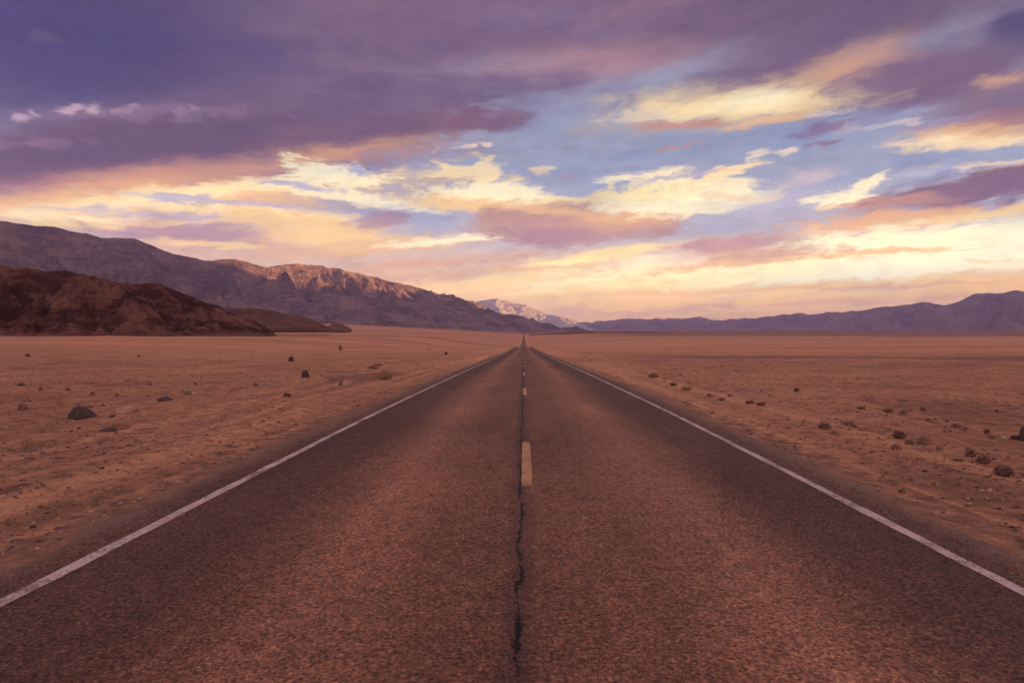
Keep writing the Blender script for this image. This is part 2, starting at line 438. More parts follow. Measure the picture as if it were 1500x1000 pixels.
# ------------------------------------------------------------------ materials
def make_soil():
    m, k, b, P = material('desert_soil')
    x, y, z = k.sep(P)
    big = k.noise(P, 0.03, 5, 0.55)
    mid = k.noise(P, 0.22, 6, 0.6)
    fine = k.noise(P, 3.5, 8, 0.68)
    grit = k.noise(P, 22.0, 4, 0.75)
    stones = k.noise(P, 9.0, 5, 0.8)
    far = k.noise(k.vmath('MULTIPLY', P, (0.0016, 0.010, 0.0)), 1.0, 6, 0.6)
    c = k.cramp(k.math('MULTIPLY_ADD', mid, 0.6, k.math('MULTIPLY', big, 0.4)),
                [(0.32, (0.20, 0.105, 0.075)), (0.45, (0.33, 0.172, 0.115)), (0.58, (0.44, 0.228, 0.145)), (0.72, (0.52, 0.285, 0.185))])
    # broad bands of darker varnished gravel and sparse scrub far out
    c = k.mix(k.ramp(k.vmath('LENGTH', P), 60, 250, 0, 0.9), c,
              k.cramp(far, [(0.34, (0.25, 0.125, 0.090)), (0.46, (0.40, 0.205, 0.130)), (0.56, (0.49, 0.255, 0.158)), (0.68, (0.37, 0.188, 0.122))]))
    # streaks graded along the road
    ax = k.math('ABSOLUTE', x)
    stripe = k.noise(k.comb(k.math('MULTIPLY', x, 1.6), k.math('MULTIPLY', y, 0.02), 3.0), 1.0, 4, 0.6)
    near = k.ramp(ax, 13, 5)
    c = k.mix(k.math('MULTIPLY', near, k.ramp(stripe, 0.42, 0.62)), c, (0.53, 0.280, 0.175))
    c = k.mix(k.math('MULTIPLY', k.ramp(k.math('MULTIPLY_ADD', k.math('SUBTRACT', fine, 0.5), 2.2, ax), 4.75, 4.3), k.ramp(mid, 0.30, 0.62, 0.6, 0.95)), c, (0.24, 0.137, 0.105))
    # darker bands across the plain on the right, darker patch left of the road
    band_warp = k.math('MULTIPLY', k.math('SUBTRACT', k.noise(k.vmath('MULTIPLY', P, (0.02, 0.05, 0.0)), 1.0, 6, 0.6), 0.5), 40.0)
    w1 = k.math('MULTIPLY', k.ramp(k.math('ABSOLUTE', k.math('SUBTRACT', k.math('ADD', y, band_warp), 82.0)), 15.0, 5.0, 0, 0.85), k.ramp(x, 9, 26))
    band_warp2 = k.math('MULTIPLY', k.math('SUBTRACT', far, 0.5), 1500.0)
    w2 = k.math('MULTIPLY', k.ramp(k.math('ABSOLUTE', k.math('SUBTRACT', k.math('ADD', y, band_warp2), 2150.0)), 760.0, 300.0, 0, 0.9), k.ramp(x, 90, 420))
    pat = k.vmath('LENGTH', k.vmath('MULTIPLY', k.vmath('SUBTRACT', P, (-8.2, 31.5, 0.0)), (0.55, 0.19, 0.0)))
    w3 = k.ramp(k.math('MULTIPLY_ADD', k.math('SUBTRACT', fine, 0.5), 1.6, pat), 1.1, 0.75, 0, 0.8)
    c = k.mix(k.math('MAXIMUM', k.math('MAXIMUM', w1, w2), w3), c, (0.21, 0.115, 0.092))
    # grit
    c = k.mix(1.0, c, k.cramp(fine, [(0.30, (0.46, 0.45, 0.47)), (0.5, (1, 1, 1)), (0.70, (1.30, 1.27, 1.22))]), 'MULTIPLY')
    c = k.mix(1.0, c, k.cramp(grit, [(0.3, (0.7, 0.7, 0.72)), (0.5, (1, 1, 1)), (0.7, (1.2, 1.2, 1.2))]), 'MULTIPLY')
    c = k.mix(1.0, c, (1.36, 1.26, 1.09), 'MULTIPLY')
    c = k.mix(k.ramp(stones, 0.60, 0.66, 0, 0.75), c, (0.12, 0.066, 0.052))
    c = k.mix(k.ramp(stones, 0.38, 0.33, 0, 0.6), c, (0.60, 0.36, 0.26))
    k.put(b.inputs['Base Color'], c)
    b.inputs['Roughness'].default_value = 0.95
    b.inputs['Specular IOR Level'].default_value = 0.15
    bump(k, b, k.math('MULTIPLY_ADD', stones, 0.5, k.math('MULTIPLY_ADD', grit, 0.3, fine)), 1.0, 0.13)
    return m

def make_asphalt():
    m, k, b, P = material('worn_asphalt')
    x, y, z = k.sep(P)
    wob = k.noise(k.comb(k.math('MULTIPLY', x, 0.4), k.math('MULTIPLY', y, 0.05), 0.0), 1.0, 4, 0.5)
    ax = k.math('ADD', k.math('ABSOLUTE', x), k.math('MULTIPLY', k.math('SUBTRACT', wob, 0.5), 0.9))
    c = k.cramp(k.math('DIVIDE', ax, 4.0), [(0.0, (0.150, 0.074, 0.054)), (0.20, (0.165, 0.082, 0.058)), (0.41, (0.25, 0.128, 0.090)), (0.50, (0.185, 0.092, 0.066)), (0.64, (0.098, 0.051, 0.041)), (0.86, (0.082, 0.044, 0.037)), (1.0, (0.14, 0.078, 0.060))])
    patch = k.noise(k.comb(k.math('MULTIPLY', x, 0.7), k.math('MULTIPLY', y, 0.22), 5.0), 1.0, 5, 0.6)
    c = k.mix(1.0, c, k.cramp(patch, [(0.3, (0.78, 0.76, 0.78)), (0.5, (1, 1, 1)), (0.7, (1.25, 1.22, 1.16))]), 'MULTIPLY')
    mott = k.noise(P, 34.0, 3, 0.8)
    agg = k.noise(P, 120.0, 2, 0.8)
    vor = k.new('ShaderNodeTexVoronoi')
    k.put(vor.inputs['Vector'], k.vmath('ADD', P, k.vmath('MULTIPLY', k.noise(P, 60.0, 2, 0.6, color=True), (0.02, 0.02, 0.0))))
    vor.inputs['Scale'].default_value = 56.0
    chip = k.sep(vor.outputs['Color'])[0]
    c = k.mix(1.0, c, k.cramp(chip, [(0.0, (0.5, 0.49, 0.5)), (0.45, (0.94, 0.94, 0.94)), (0.8, (1.12, 1.1, 1.08)), (1.0, (1.6, 1.53, 1.42))]), 'MULTIPLY')
    worn = k.noise(P, 6.0, 5, 0.7)
    c = k.mix(1.0, c, k.cramp(worn, [(0.34, (0.78, 0.76, 0.77)), (0.5, (1, 1, 1)), (0.66, (1.2, 1.18, 1.14))]), 'MULTIPLY')
    c = k.mix(1.0, c, k.cramp(mott, [(0.34, (0.42, 0.41, 0.42)), (0.5, (1.0, 1.0, 1.0)), (0.66, (1.5, 1.46, 1.4))]), 'MULTIPLY')
    c = k.mix(1.0, c, k.cramp(agg, [(0.3, (0.6, 0.6, 0.6)), (0.5, (1, 1, 1)), (0.7, (1.5, 1.48, 1.45))]), 'MULTIPLY')
    c = k.mix(1.0, c, (1.26, 1.17, 1.01), 'MULTIPLY')
    # the open seam between the two lanes, with tar along it
    w1 = k.noise(k.comb(0.0, k.math('MULTIPLY', y, 0.9), 0.0), 1.0, 7, 0.7)
    w2 = k.noise(k.comb(0.0, k.math('MULTIPLY', y, 2.3), 7.0), 1.0, 4, 0.6)
    xx = k.math('ADD', x, 0.035)
    dd = k.math('ABSOLUTE', k.math('MULTIPLY_ADD', k.math('SUBTRACT', w1, 0.5), 0.24, xx))
    jag = k.math('MULTIPLY', k.math('SUBTRACT', k.noise(P, 22.0, 4, 0.75), 0.5), 0.075)
    dd = k.math('ADD', dd, jag)
    wid = k.ramp(w2, 0.36, 0.66, 0.000, 0.022)
    crack = k.ramp(k.math('SUBTRACT', dd, wid), 0.008, -0.004)
    w3 = k.noise(k.comb(4.0, k.math('MULTIPLY', y, 0.7), 3.0), 1.0, 7, 0.7)
    d2 = k.math('ADD', k.math('ABSOLUTE', k.math('MULTIPLY_ADD', k.math('SUBTRACT', w3, 0.5), 0.9, xx)), jag)
    crack = k.math('MAXIMUM', crack, k.math('MULTIPLY', k.ramp(d2, 0.010, 0.002, 0, 0.85), k.ramp(w2, 0.47, 0.55)))
    tar = k.ramp(dd, 0.17, 0.02, 0, 0.45)
    # short cracks reaching out sideways from the seam
    v1 = k.noise(k.comb(k.math('MULTIPLY', x, 0.9), k.math('MULTIPLY', y, 3.1), 2.0), 1.0, 5, 0.65)
    side = k.math('MULTIPLY', k.ramp(k.math('ABSOLUTE', k.math('SUBTRACT', v1, 0.5)), 0.010, 0.002), k.ramp(k.math('ABSOLUTE', xx), 2.2, 0.2, 0, 0.8))
    crack = k.math('MAXIMUM', crack, k.math('MULTIPLY', side, k.ramp(w1, 0.5, 0.6)))
    c = k.mix(tar, c, (0.045, 0.028, 0.03))
    c = k.mix(crack, c, (0.012, 0.007, 0.009))
    # blown sand on the outer edge
    edge = k.math('ADD', k.math('ABSOLUTE', x), k.math('MULTIPLY', k.math('SUBTRACT', k.noise(P, 1.6, 6, 0.65), 0.5), 0.7))
    c = k.mix(k.ramp(edge, 3.75, 4.05, 0, 0.55), c, (0.22, 0.135, 0.10))
    k.put(b.inputs['Base Color'], c)
    k.put(b.inputs['Roughness'], k.ramp(mott, 0.3, 0.7, 0.86, 0.68))
    b.inputs['Specular IOR Level'].default_value = 0.22
    h = k.math('SUBTRACT', k.math('MULTIPLY_ADD', agg, 0.5, mott), k.math('MULTIPLY', crack, 2.0))
    bump(k, b, h, 0.4, 0.008)
    return m

def make_paint(name, col, dirt, cov):
    m, k, b, P = material(name)
    n1 = k.noise(P, 26.0, 4, 0.7)
    n2 = k.noise(P, 2.2, 5, 0.6)
    w = k.math('MULTIPLY_ADD', n2, 0.5, k.math('MULTIPLY', n1, 0.6))
    c = k.mix(k.ramp(w, cov - 0.06, cov + 0.10), dirt, col)
    k.put(b.inputs['Base Color'], c)
    b.inputs['Roughness'].default_value = 0.8
    b.inputs['Specular IOR Level'].default_value = 0.25
    bump(k, b, n1, 0.5, 0.006)
    return m

def make_rock_slope(name, scale, dark, mid, light, streak=1.0, scree=False):
    m, k, b, P = material(name)
    Q = k.vmath('SCALE', P, scale=scale)
    n1 = k.noise(Q, 1.0, 7, 0.6, 0.3)
    n2 = k.noise(Q, 4.5, 6, 0.65)
    st = k.noise(k.vmath('MULTIPLY', Q, (0.7, 0.7, 5.0 * streak)), 1.0, 6, 0.6, 0.4)
    f = k.math('ADD', k.math('MULTIPLY', n1, 0.5), k.math('ADD', k.math('MULTIPLY', n2, 0.25), k.math('MULTIPLY', st, 0.25)))
    c = k.cramp(f, [(0.38, dark), (0.48, mid), (0.56, light), (0.66, mid)])
    if scree:                                          # sand and debris lying against the foot of the slope
        zz = k.sep(P)[2]
        c = k.mix(k.ramp(k.math('ADD', zz, k.math('MULTIPLY', k.math('SUBTRACT', n1, 0.5), 26.0)), 5.0, -1.0, 0, 0.9), c, (0.36, 0.185, 0.122))
    k.put(b.inputs['Base Color'], c)
    b.inputs['Roughness'].default_value = 1.0
    b.inputs['Specular IOR Level'].default_value = 0.1
    bump(k, b, k.math('ADD', n2, n1), 1.0, 0.5 / scale)
    return m

def make_stone(name, dark, light, scale):
    m, k, b, P = material(name)
    n1 = k.noise(P, scale, 6, 0.65)
    n2 = k.noise(P, scale * 7, 4, 0.6)
    c = k.cramp(k.math('MULTIPLY_ADD', n2, 0.4, k.math('MULTIPLY', n1, 0.6)), [(0.34, dark), (0.64, light)])
    k.put(b.inputs['Base Color'], c)
    b.inputs['Roughness'].default_value = 0.9
    b.inputs['Specular IOR Level'].default_value = 0.2
    bump(k, b, k.math('MULTIPLY_ADD', n2, 0.4, n1), 0.8, 0.04)
    return m

def make_twig(name, a, c2):
    m, k, b, P = material(name)
    n1 = k.noise(P, 9.0, 4, 0.6)
    k.put(b.inputs['Base Color'], k.cramp(n1, [(0.35, a), (0.65, c2)]))
    b.inputs['Roughness'].default_value = 0.95
    b.inputs['Specular IOR Level'].default_value = 0.1
    return m

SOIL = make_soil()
ASPHALT = make_asphalt()
WHITE = make_paint('worn_white_paint', (0.60, 0.46, 0.41), (0.24, 0.15, 0.125), 0.505)
YELLOW = make_paint('worn_yellow_paint', (0.55, 0.29, 0.14), (0.28, 0.15, 0.09), 0.50)
HILL_M = make_rock_slope('dark_hill_rock', 0.022, (0.088, 0.029, 0.023), (0.135, 0.049, 0.036), (0.38, 0.175, 0.12), scree=True)
LOW_HILL_M = make_rock_slope('brown_hill_rock', 0.022, (0.19, 0.092, 0.070), (0.25, 0.124, 0.088), (0.34, 0.175, 0.122), scree=True)
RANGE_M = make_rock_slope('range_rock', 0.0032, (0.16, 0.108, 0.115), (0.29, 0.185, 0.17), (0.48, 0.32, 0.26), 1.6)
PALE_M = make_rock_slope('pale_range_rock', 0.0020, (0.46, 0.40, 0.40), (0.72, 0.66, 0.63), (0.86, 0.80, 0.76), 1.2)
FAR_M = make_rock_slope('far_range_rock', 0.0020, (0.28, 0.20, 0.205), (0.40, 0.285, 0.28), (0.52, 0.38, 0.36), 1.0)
DARK_STONE = make_stone('dark_stone', (0.050, 0.030, 0.030), (0.13, 0.080, 0.070), 5.0)
BROWN_STONE = make_stone('brown_stone', (0.10, 0.055, 0.043), (0.23, 0.135, 0.10), 6.0)
TAN_STONE = make_stone('tan_stone', (0.34, 0.20, 0.135), (0.60, 0.38, 0.26), 6.0)
TWIG_DARK = make_twig('dark_twigs', (0.14, 0.083, 0.062), (0.28, 0.165, 0.118))
TWIG_BROWN = make_twig('brown_twigs', (0.30, 0.172, 0.118), (0.50, 0.30, 0.205))
TWIG_PALE = make_twig('pale_dry_twigs', (0.38, 0.23, 0.16), (0.66, 0.44, 0.32))
TWIG_YELLOW = make_twig('straw_twigs', (0.40, 0.24, 0.10), (0.62, 0.40, 0.17))

# ------------------------------------------------------------------ terrain
_yk = np.array([-30000, -60, 0, 10, 27, 60, 154, 300, 420, 600, 760, 1000, 1500, 2000, 2600, 3200, 5000, 9000, 45000.0])
_zk = np.array([0, 0, 0, -0.02, -.20, -.72, -2.1, -3.7, -6.8, -11.8, -12.4, -12.2, -9.5, -4.0, 12.0, 12.0, 8.0, 3.0, 0.0])
def _slopes():
    h, d = np.diff(_yk), np.diff(_zk) / np.diff(_yk)
    s = np.zeros(len(_yk))
    for i in range(1, len(_yk) - 1):
        if d[i - 1] * d[i] > 0:
            w1, w2 = 2 * h[i] + h[i - 1], h[i] + 2 * h[i - 1]
            s[i] = (w1 + w2) / (w1 / d[i - 1] + w2 / d[i])
    return s
_sk = _slopes()
def road_z(y):
    y = np.asarray(y, float)
    i = np.clip(np.searchsorted(_yk, y) - 1, 0, len(_yk) - 2)
    h = _yk[i + 1] - _yk[i]
    t = np.clip((y - _yk[i]) / h, 0, 1)
    return ((2 * t**3 - 3 * t**2 + 1) * _zk[i] + (t**3 - 2 * t**2 + t) * h * _sk[i]
            + (-2 * t**3 + 3 * t**2) * _zk[i + 1] + (t**3 - t**2) * h * _sk[i + 1])

def ground_z(x, y):
    x, y = np.broadcast_arrays(np.asarray(x, float), np.asarray(y, float))
    ax = np.abs(x)
    zr = road_z(y)
    dip = np.where(zr < 0, zr, 0.0)
    hill = np.where(zr > 0, zr, 0.0)
    keep = np.where(x < 0, 1 - 0.95 * sstep(30, 150, -x), 1 - 0.55 * sstep(30, 260, x))
    z = dip * keep + hill
    far = sstep(700, 2500, y) * (1 - 0.8 * sstep(4000, 12000, y))
    z = z + far * np.where(x < 0, np.minimum(-x * 0.046, 60), np.minimum(x * 0.03, 9))
    z = z + sstep(120, 420, y) * sstep(60, 320, -x) * 2.0
    rough = sstep(4.3, 9.0, ax)
    z = z + rough * (0.10 * fbm(x / 7.0, y / 7.0, 3, 4) + 0.075 * fbm(x / 1.3, y / 1.3, 9, 3))
    z = z + sstep(8, 60, ax) * 0.25 * fbm(x / 38.0, y / 38.0, 21, 4) * sstep(6, 60, y)
    z = z + sstep(60, 400, ax) * sstep(150, 600, y) * 1.3 * fbm(x / 420.0, y / 90.0, 31, 4)
    # the shoulder falls a little from the asphalt, then a low graded berm
    z = z - 0.05 * sstep(3.9, 4.6, ax) + 0.10 * np.exp(-((ax - 6.0) / 0.9) ** 2) * (0.7 + 0.6 * fbm(x / 3.0, y / 5.0, 41, 2))
    z = z - 0.06 * (1 - sstep(3.6, 4.0, ax))
    return z

def spaced(lo, hi, first, growth):
    out, v, s = [lo], lo, first
    while v < hi:
        v += s
        s *= growth
        out.append(min(v, hi))
    return out

xs_r = [0.0, 2.0, 3.4, 3.6, 3.7, 3.8, 3.9] + spaced(4.0, 8.0, 0.10, 1.0)[0:] + spaced(8.15, 28000.0, 0.15, 1.026)
xs_r = sorted(set(round(v, 4) for v in xs_r))
XS = np.array(sorted(set([-v for v in xs_r] + xs_r)))
YS = np.array(sorted(set([-28000.0, -9000.0, -3000, -1000, -300, -100, -40, -15, -6, -2, 0, 1.5] +
                         [round(v, 4) for v in spaced(2.5, 45.0, 0.14, 1.004)] + [round(v, 4) for v in spaced(45.4, 30000.0, 0.4, 1.024)])))
gx, gy = np.meshgrid(XS, YS, indexing='ij')
gz = ground_z(gx, gy)
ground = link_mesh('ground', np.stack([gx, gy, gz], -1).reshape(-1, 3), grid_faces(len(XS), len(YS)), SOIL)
ground['kind'] = 'structure'
ground['label'] = 'orange tan desert floor of sand and gravel on both sides of the road'

# ------------------------------------------------------------------ road
def strip(name, xa, xb, y0, y1, lift, mat, parent=None, jitter=0.0, seed=1, thick=0.0, ncol=2):
    ys = YS[(YS > y0) & (YS < y1)]
    ys = np.concatenate([[y0], ys, [y1]])
    rows = []
    ts = np.linspace(0, 1, ncol)
    z = road_z(ys) + lift
    ja = jitter * (fbm(ys / 0.9, ys * 0 + 0.5, seed, 4) ) if jitter else 0 * ys
    jb = jitter * (fbm(ys / 0.9, ys * 0 + 7.5, seed + 50, 4)) if jitter else 0 * ys
    for t in ts:
        rows.append(np.stack([(xa + ja) * (1 - t) + (xb + jb) * t, ys, z], -1))
    if thick:
        rows = [rows[0] - np.array([0.03, 0, thick])] + rows + [rows[-1] - np.array([-0.03, 0, thick])]
    v = np.stack(rows, 0)
    return link_mesh(name, v.reshape(-1, 3), grid_faces(v.shape[0], v.shape[1]), mat, smooth=False, parent=parent)

road = strip('road', -4.02, 4.02, -60.0, 3000.0, 0.0, ASPHALT, jitter=0.15, seed=5, thick=0.12, ncol=9)
road['kind'] = 'structure'
road['label'] = 'straight two lane asphalt road running to the horizon'
for s in (-1, 1):
    e = strip('edge_line', s * 3.5 - 0.055, s * 3.5 + 0.055, -30.0, 2800.0, 0.004, WHITE, parent=road, jitter=0.012, seed=60 + s)
y_d = FPX * CAM_H / (710 - VPY)
for i in range(-1, 12):
    a = y_d + i * 12.19
    strip('centre_dash', 0.04 - 0.065, 0.04 + 0.065, a, a + 3.05, 0.004, YELLOW, parent=road, jitter=0.006, seed=80 + i)

# ------------------------------------------------------------------ mountains and hills
def at_px(px, py, depth):
    """world point that the photograph shows at (px, py), at this distance along the road"""
    return np.array([(px - VPX) / FPX * depth, depth, CAM_H + (VPY - py) / FPX * depth])

def mountain(name, label, ridge, foot_depth, foot_z, mat, amp, freq, seed, nu=420, nv=110, back=1.0, jag=0.0, pw=1.15, world_pts=False):
    R = np.array([p if world_pts else at_px(*p) for p in ridge], float)
    seg = np.concatenate([[0], np.cumsum(np.linalg.norm(np.diff(R[:, :2], axis=0), axis=1))])
    u = np.linspace(0, seg[-1], nu)
    C = np.stack([np.interp(u, seg, R[:, i]) for i in range(3)], -1)
    L = seg[-1]
    C[:, 2] += jag * fbm(u * freq * 2.2 / 1.0, u * 0 + 1.5, seed + 7, 4)
    if world_pts:
        F = np.stack([np.interp(u, seg, np.array([f[i] for f in foot_depth], float)) for i in range(2)], -1)
    elif foot_depth[0] == 'off':
        wob = 1 + 0.25 * fbm(u * freq * 0.8, u * 0 + 9.5, seed + 11, 3)
        F = C[:, :2] + np.stack([foot_depth[1] * wob, foot_depth[2] * wob], -1)
    else:
        fd = np.interp(u, seg, np.array(foot_depth, float))
        F = C[:, :2] * (fd / C[:, 1])[:, None]
    v = np.linspace(-1, 1, nv)
    t = 1 - np.abs(v)
    off = F - C[:, :2]
    X = np.where(v[None, :] < 0, C[:, 0:1] + off[:, 0:1] * (-v)[None, :], C[:, 0:1] - off[:, 0:1] * back * v[None, :])
    Y = np.where(v[None, :] < 0, C[:, 1:2] + off[:, 1:2] * (-v)[None, :], C[:, 1:2] - off[:, 1:2] * back * v[None, :])
    T = np.broadcast_to(t[None, :], X.shape)
    H = (C[:, 2:3] - foot_z)
    uu = np.broadcast_to(u[:, None], X.shape)
    across = np.linalg.norm(off, axis=1).mean()
    vv = (1 - T) * across
    wx = uu + 0.35 / freq * fbm(uu * freq * 0.7, vv * freq * 0.7, seed + 3, 3)
    spur = ridged(wx * freq, vv * freq * 0.33, seed, 5, 0.52) - 0.62        # spurs and gullies running downslope
    rough = fbm(X * freq * 2.5, Y * freq * 2.5, seed + 20, 5, 0.55)
    win = np.clip(4 * T * (1 - T), 0, 1) ** 0.8
    Z = foot_z + H * T ** pw + amp * H.clip(0) * win * (spur * 1.5 + 0.16 * rough)
    Z = np.where(T < 0.02, foot_z - 3.0, Z)
    o = link_mesh(name, np.stack([X, Y, Z], -1).reshape(-1, 3), grid_faces(nu, nv), mat)
    o['kind'] = 'structure'
    o['label'] = label
    return o

# dark brown hill beside the plain on the left
mountain('hill', 'dark reddish brown rocky hill at the foot of the mountains, left of the road',
         [(-330, 350, 470), (-160, 368, 480), (0, 387, 490), (35, 392, 492), (85, 396, 495), (120, 401, 500), (150, 408, 505), (200, 415, 512), (225, 416, 515),
          (255, 425, 520), (290, 440, 528), (330, 453, 536), (362, 467, 545), (386, 479, 552), (402, 490, 556)],
         [385, 388, 392, 393, 395, 397, 400, 405, 410, 418, 432, 452, 480, 520, 550], 1.0, HILL_M, 0.45, 1 / 42.0, 11, 460, 140, 1.4, 1.8, 1.15)
mountain('hill', 'low dark hill tailing off behind the brown hill',
         [(270, 462, 900), (330, 450, 900), (365, 450, 905), (395, 455, 910), (420, 459, 915), (445, 464, 920), (466, 472, 930), (484, 481, 930)],
         [820, 815, 815, 820, 835, 860, 885, 910], 10.0, LOW_HILL_M, 0.3, 1 / 60.0, 14, 260, 70, 1.0, 1.5, 1.2)
mountain('hill', 'tiny dark rise on the plain under the orange lit mountain',
         [(478, 478, 1500), (487, 473.5, 1500), (497, 473.5, 1500), (506, 477, 1500), (514, 482, 1500)], [1450, 1440, 1440, 1450, 1460], 15.0, LOW_HILL_M, 0.2, 1 / 70.0, 15, 120, 40, 1.0, 0.5, 1.0)
mountain('hill', 'low dark knoll on the skyline just right of the road',
         [(775, 489, 2350), (850, 485.5, 2350), (920, 485, 2350), (980, 485.5, 2350), (1060, 490, 2350)], [2230, 2200, 2200, 2200, 2240], 6.0, LOW_HILL_M, 0.2, 1 / 90.0, 17, 200, 40, 1.0, 0.6, 1.0)
# the long range on the left
mountain('mountain_range', 'long purple mountain range on the left with a sunlit orange upper slope',
         [(-420, 290, 3600), (-250, 300, 4000), (-100, 312, 4300), (0, 319, 4500), (70, 325, 4700), (110, 337, 4850), (140, 346, 4950), (190, 346, 5150), (220, 357, 5300), (250, 371, 5450),
          (300, 381, 5700), (340, 377, 5950), (385, 388, 6200), (450, 386, 6600), (500, 394, 7000), (560, 408, 7500), (620, 424, 8100), (660, 435, 8500),
          (692, 440, 8900), (706, 447, 9000), (716, 462, 9050), (735, 484, 9100)],
         ('off', 1350, -960), 20.0, RANGE_M, 0.62, 1 / 620.0, 23, 640, 170, 1.0, 9.0, 1.8)
mountain('mountain_range', 'lower purple spur in shade below the orange lit slope',
         [(330, 452, 5200), (400, 440, 5500), (470, 428, 5900), (520, 434, 6200), (560, 440, 6500), (600, 441, 6800), (640, 449, 7000), (680, 455, 7200), (712, 460, 7400), (750, 460, 7600), (766, 466, 7700), (780, 475, 7800), (792, 486, 7900)],
         ('off', 700, -500), 20.0, RANGE_M, 0.34, 1 / 500.0, 29, 460, 110, 0.6, 7.0, 1.2)
# the pale peak closing the valley
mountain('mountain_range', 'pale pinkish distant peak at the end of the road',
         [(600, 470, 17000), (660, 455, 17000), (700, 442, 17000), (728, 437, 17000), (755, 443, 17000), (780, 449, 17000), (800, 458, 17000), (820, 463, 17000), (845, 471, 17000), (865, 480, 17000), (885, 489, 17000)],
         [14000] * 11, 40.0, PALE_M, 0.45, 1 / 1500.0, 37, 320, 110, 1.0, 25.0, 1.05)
# the low range on the right
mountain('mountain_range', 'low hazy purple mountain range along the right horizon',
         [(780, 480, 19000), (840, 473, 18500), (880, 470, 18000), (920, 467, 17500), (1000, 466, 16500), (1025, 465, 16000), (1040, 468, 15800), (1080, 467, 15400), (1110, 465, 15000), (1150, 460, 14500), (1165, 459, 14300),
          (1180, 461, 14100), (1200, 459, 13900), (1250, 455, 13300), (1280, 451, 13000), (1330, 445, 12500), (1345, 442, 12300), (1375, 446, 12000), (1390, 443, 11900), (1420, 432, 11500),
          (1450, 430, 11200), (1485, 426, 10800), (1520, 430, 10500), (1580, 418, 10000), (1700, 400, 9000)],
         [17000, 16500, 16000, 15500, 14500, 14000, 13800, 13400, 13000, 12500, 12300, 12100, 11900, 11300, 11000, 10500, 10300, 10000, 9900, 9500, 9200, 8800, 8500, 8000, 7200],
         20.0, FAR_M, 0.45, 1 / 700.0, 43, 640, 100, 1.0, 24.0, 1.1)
# unseen ridge right of the frame, heights shaped to shade valley and lower slopes
def shade_ridge_h(y):
    return float(np.interp(y, [-14000, -6000, 0, 3000, 4500, 5200, 5700, 5850, 6270, 6650, 6830, 7050, 7500, 8300, 8950, 9400, 10400],
                           [800, 1000, 1150, 1330, 1430, 1379, 1287, 1146, 1010, 961, 1101, 1059, 960, 790, 670, 540, 440]))
def shade_ridge_x(y):
    return max(4600.0, 1.08 * y + 900.0)
wy = list(np.concatenate([np.linspace(-14000, 4000, 30), np.linspace(4100, 10400, 64)]))
mountain('mountain_range', 'unseen western range added far right of the road to shade the valley',
         [(shade_ridge_x(y), y, shade_ridge_h(y)) for y in wy], [(shade_ridge_x(y) - 1500.0, y) for y in wy], 10.0, RANGE_M, 0.3, 1 / 1100.0, 51, 520, 70, 1.0, 20.0, 1.0, world_pts=True)

# ------------------------------------------------------------------ rocks and shrubs
def ico(sub):
    import bmesh
    bm = bmesh.new()
    bmesh.ops.create_icosphere(bm, subdivisions=sub, radius=1.0)
    v = np.array([p.co[:] for p in bm.verts])
    f = [[q.index for q in p.verts] for p in bm.faces]
    bm.free()
    return v, f
ICO3, ICO2, ICO1 = ico(4), ico(2), ico(1)

def ground_at(px, py):
    """point of the ground seen at (px, py) of the photograph"""
    d = np.geomspace(4.0, 400.0, 2500)
    x = (px - VPX) / FPX * d
    g = ground_z(x, d)
    hit = np.nonzero(CAM_H - (py - VPY) / FPX * d <= g)[0]
    i = hit[0] if len(hit) else len(d) - 1
    return np.array([x[i], d[i], g[i]])

def thing_tags(o, label, cat, group=None):
    o['label'] = label
    o['category'] = cat
    if group:
        o['group'] = group

def rock(px, py, w, h, mat, label, seed, name='rock', cat='rock', tilt=0.0, flat=0.0, group='rocks scattered on the desert floor', facets=7):
    p = ground_at(px, py)
    s = p[1] / FPX
    W, H = w * s, h * s
    rng = np.random.RandomState(seed)
    v = ICO3[0].copy()
    for i in range(facets):                                  # knock flat faces off the stone
        n = rng.normal(size=3)
        n[2] = abs(n[2]) * (1.0 if i else 2.5)
        n /= np.linalg.norm(n)
        dcut = rng.uniform(0.62, 0.85)
        q = v @ n
        v = v - np.where(q > dcut, (q - dcut) * 0.9, 0)[:, None] * n
    v += v * (0.14 * fbm(v[:, 0] * 1.4 + v[:, 2], v[:, 1] * 1.4 - v[:, 2] * 0.7, seed, 4))[:, None]
    v[:, 2] += 0.25
    v[:, 2] = np.where(v[:, 2] < -0.35, -0.35, v[:, 2])
    hx, top = np.abs(v[:, 0]).max(), v[:, 2].max()
    v = v * np.array([W / 2 / hx, W * 0.42 / hx, H / top])
    a = math.radians(tilt)
    v = np.stack([v[:, 0] * math.cos(a) - v[:, 2] * math.sin(a), v[:, 1], v[:, 0] * math.sin(a) + v[:, 2] * math.cos(a)], -1)
    o = link_mesh(name, v, ICO3[1], mat)
    o.location = (p[0], p[1] + W * 0.3, p[2])
    thing_tags(o, label, cat, group)
    return o

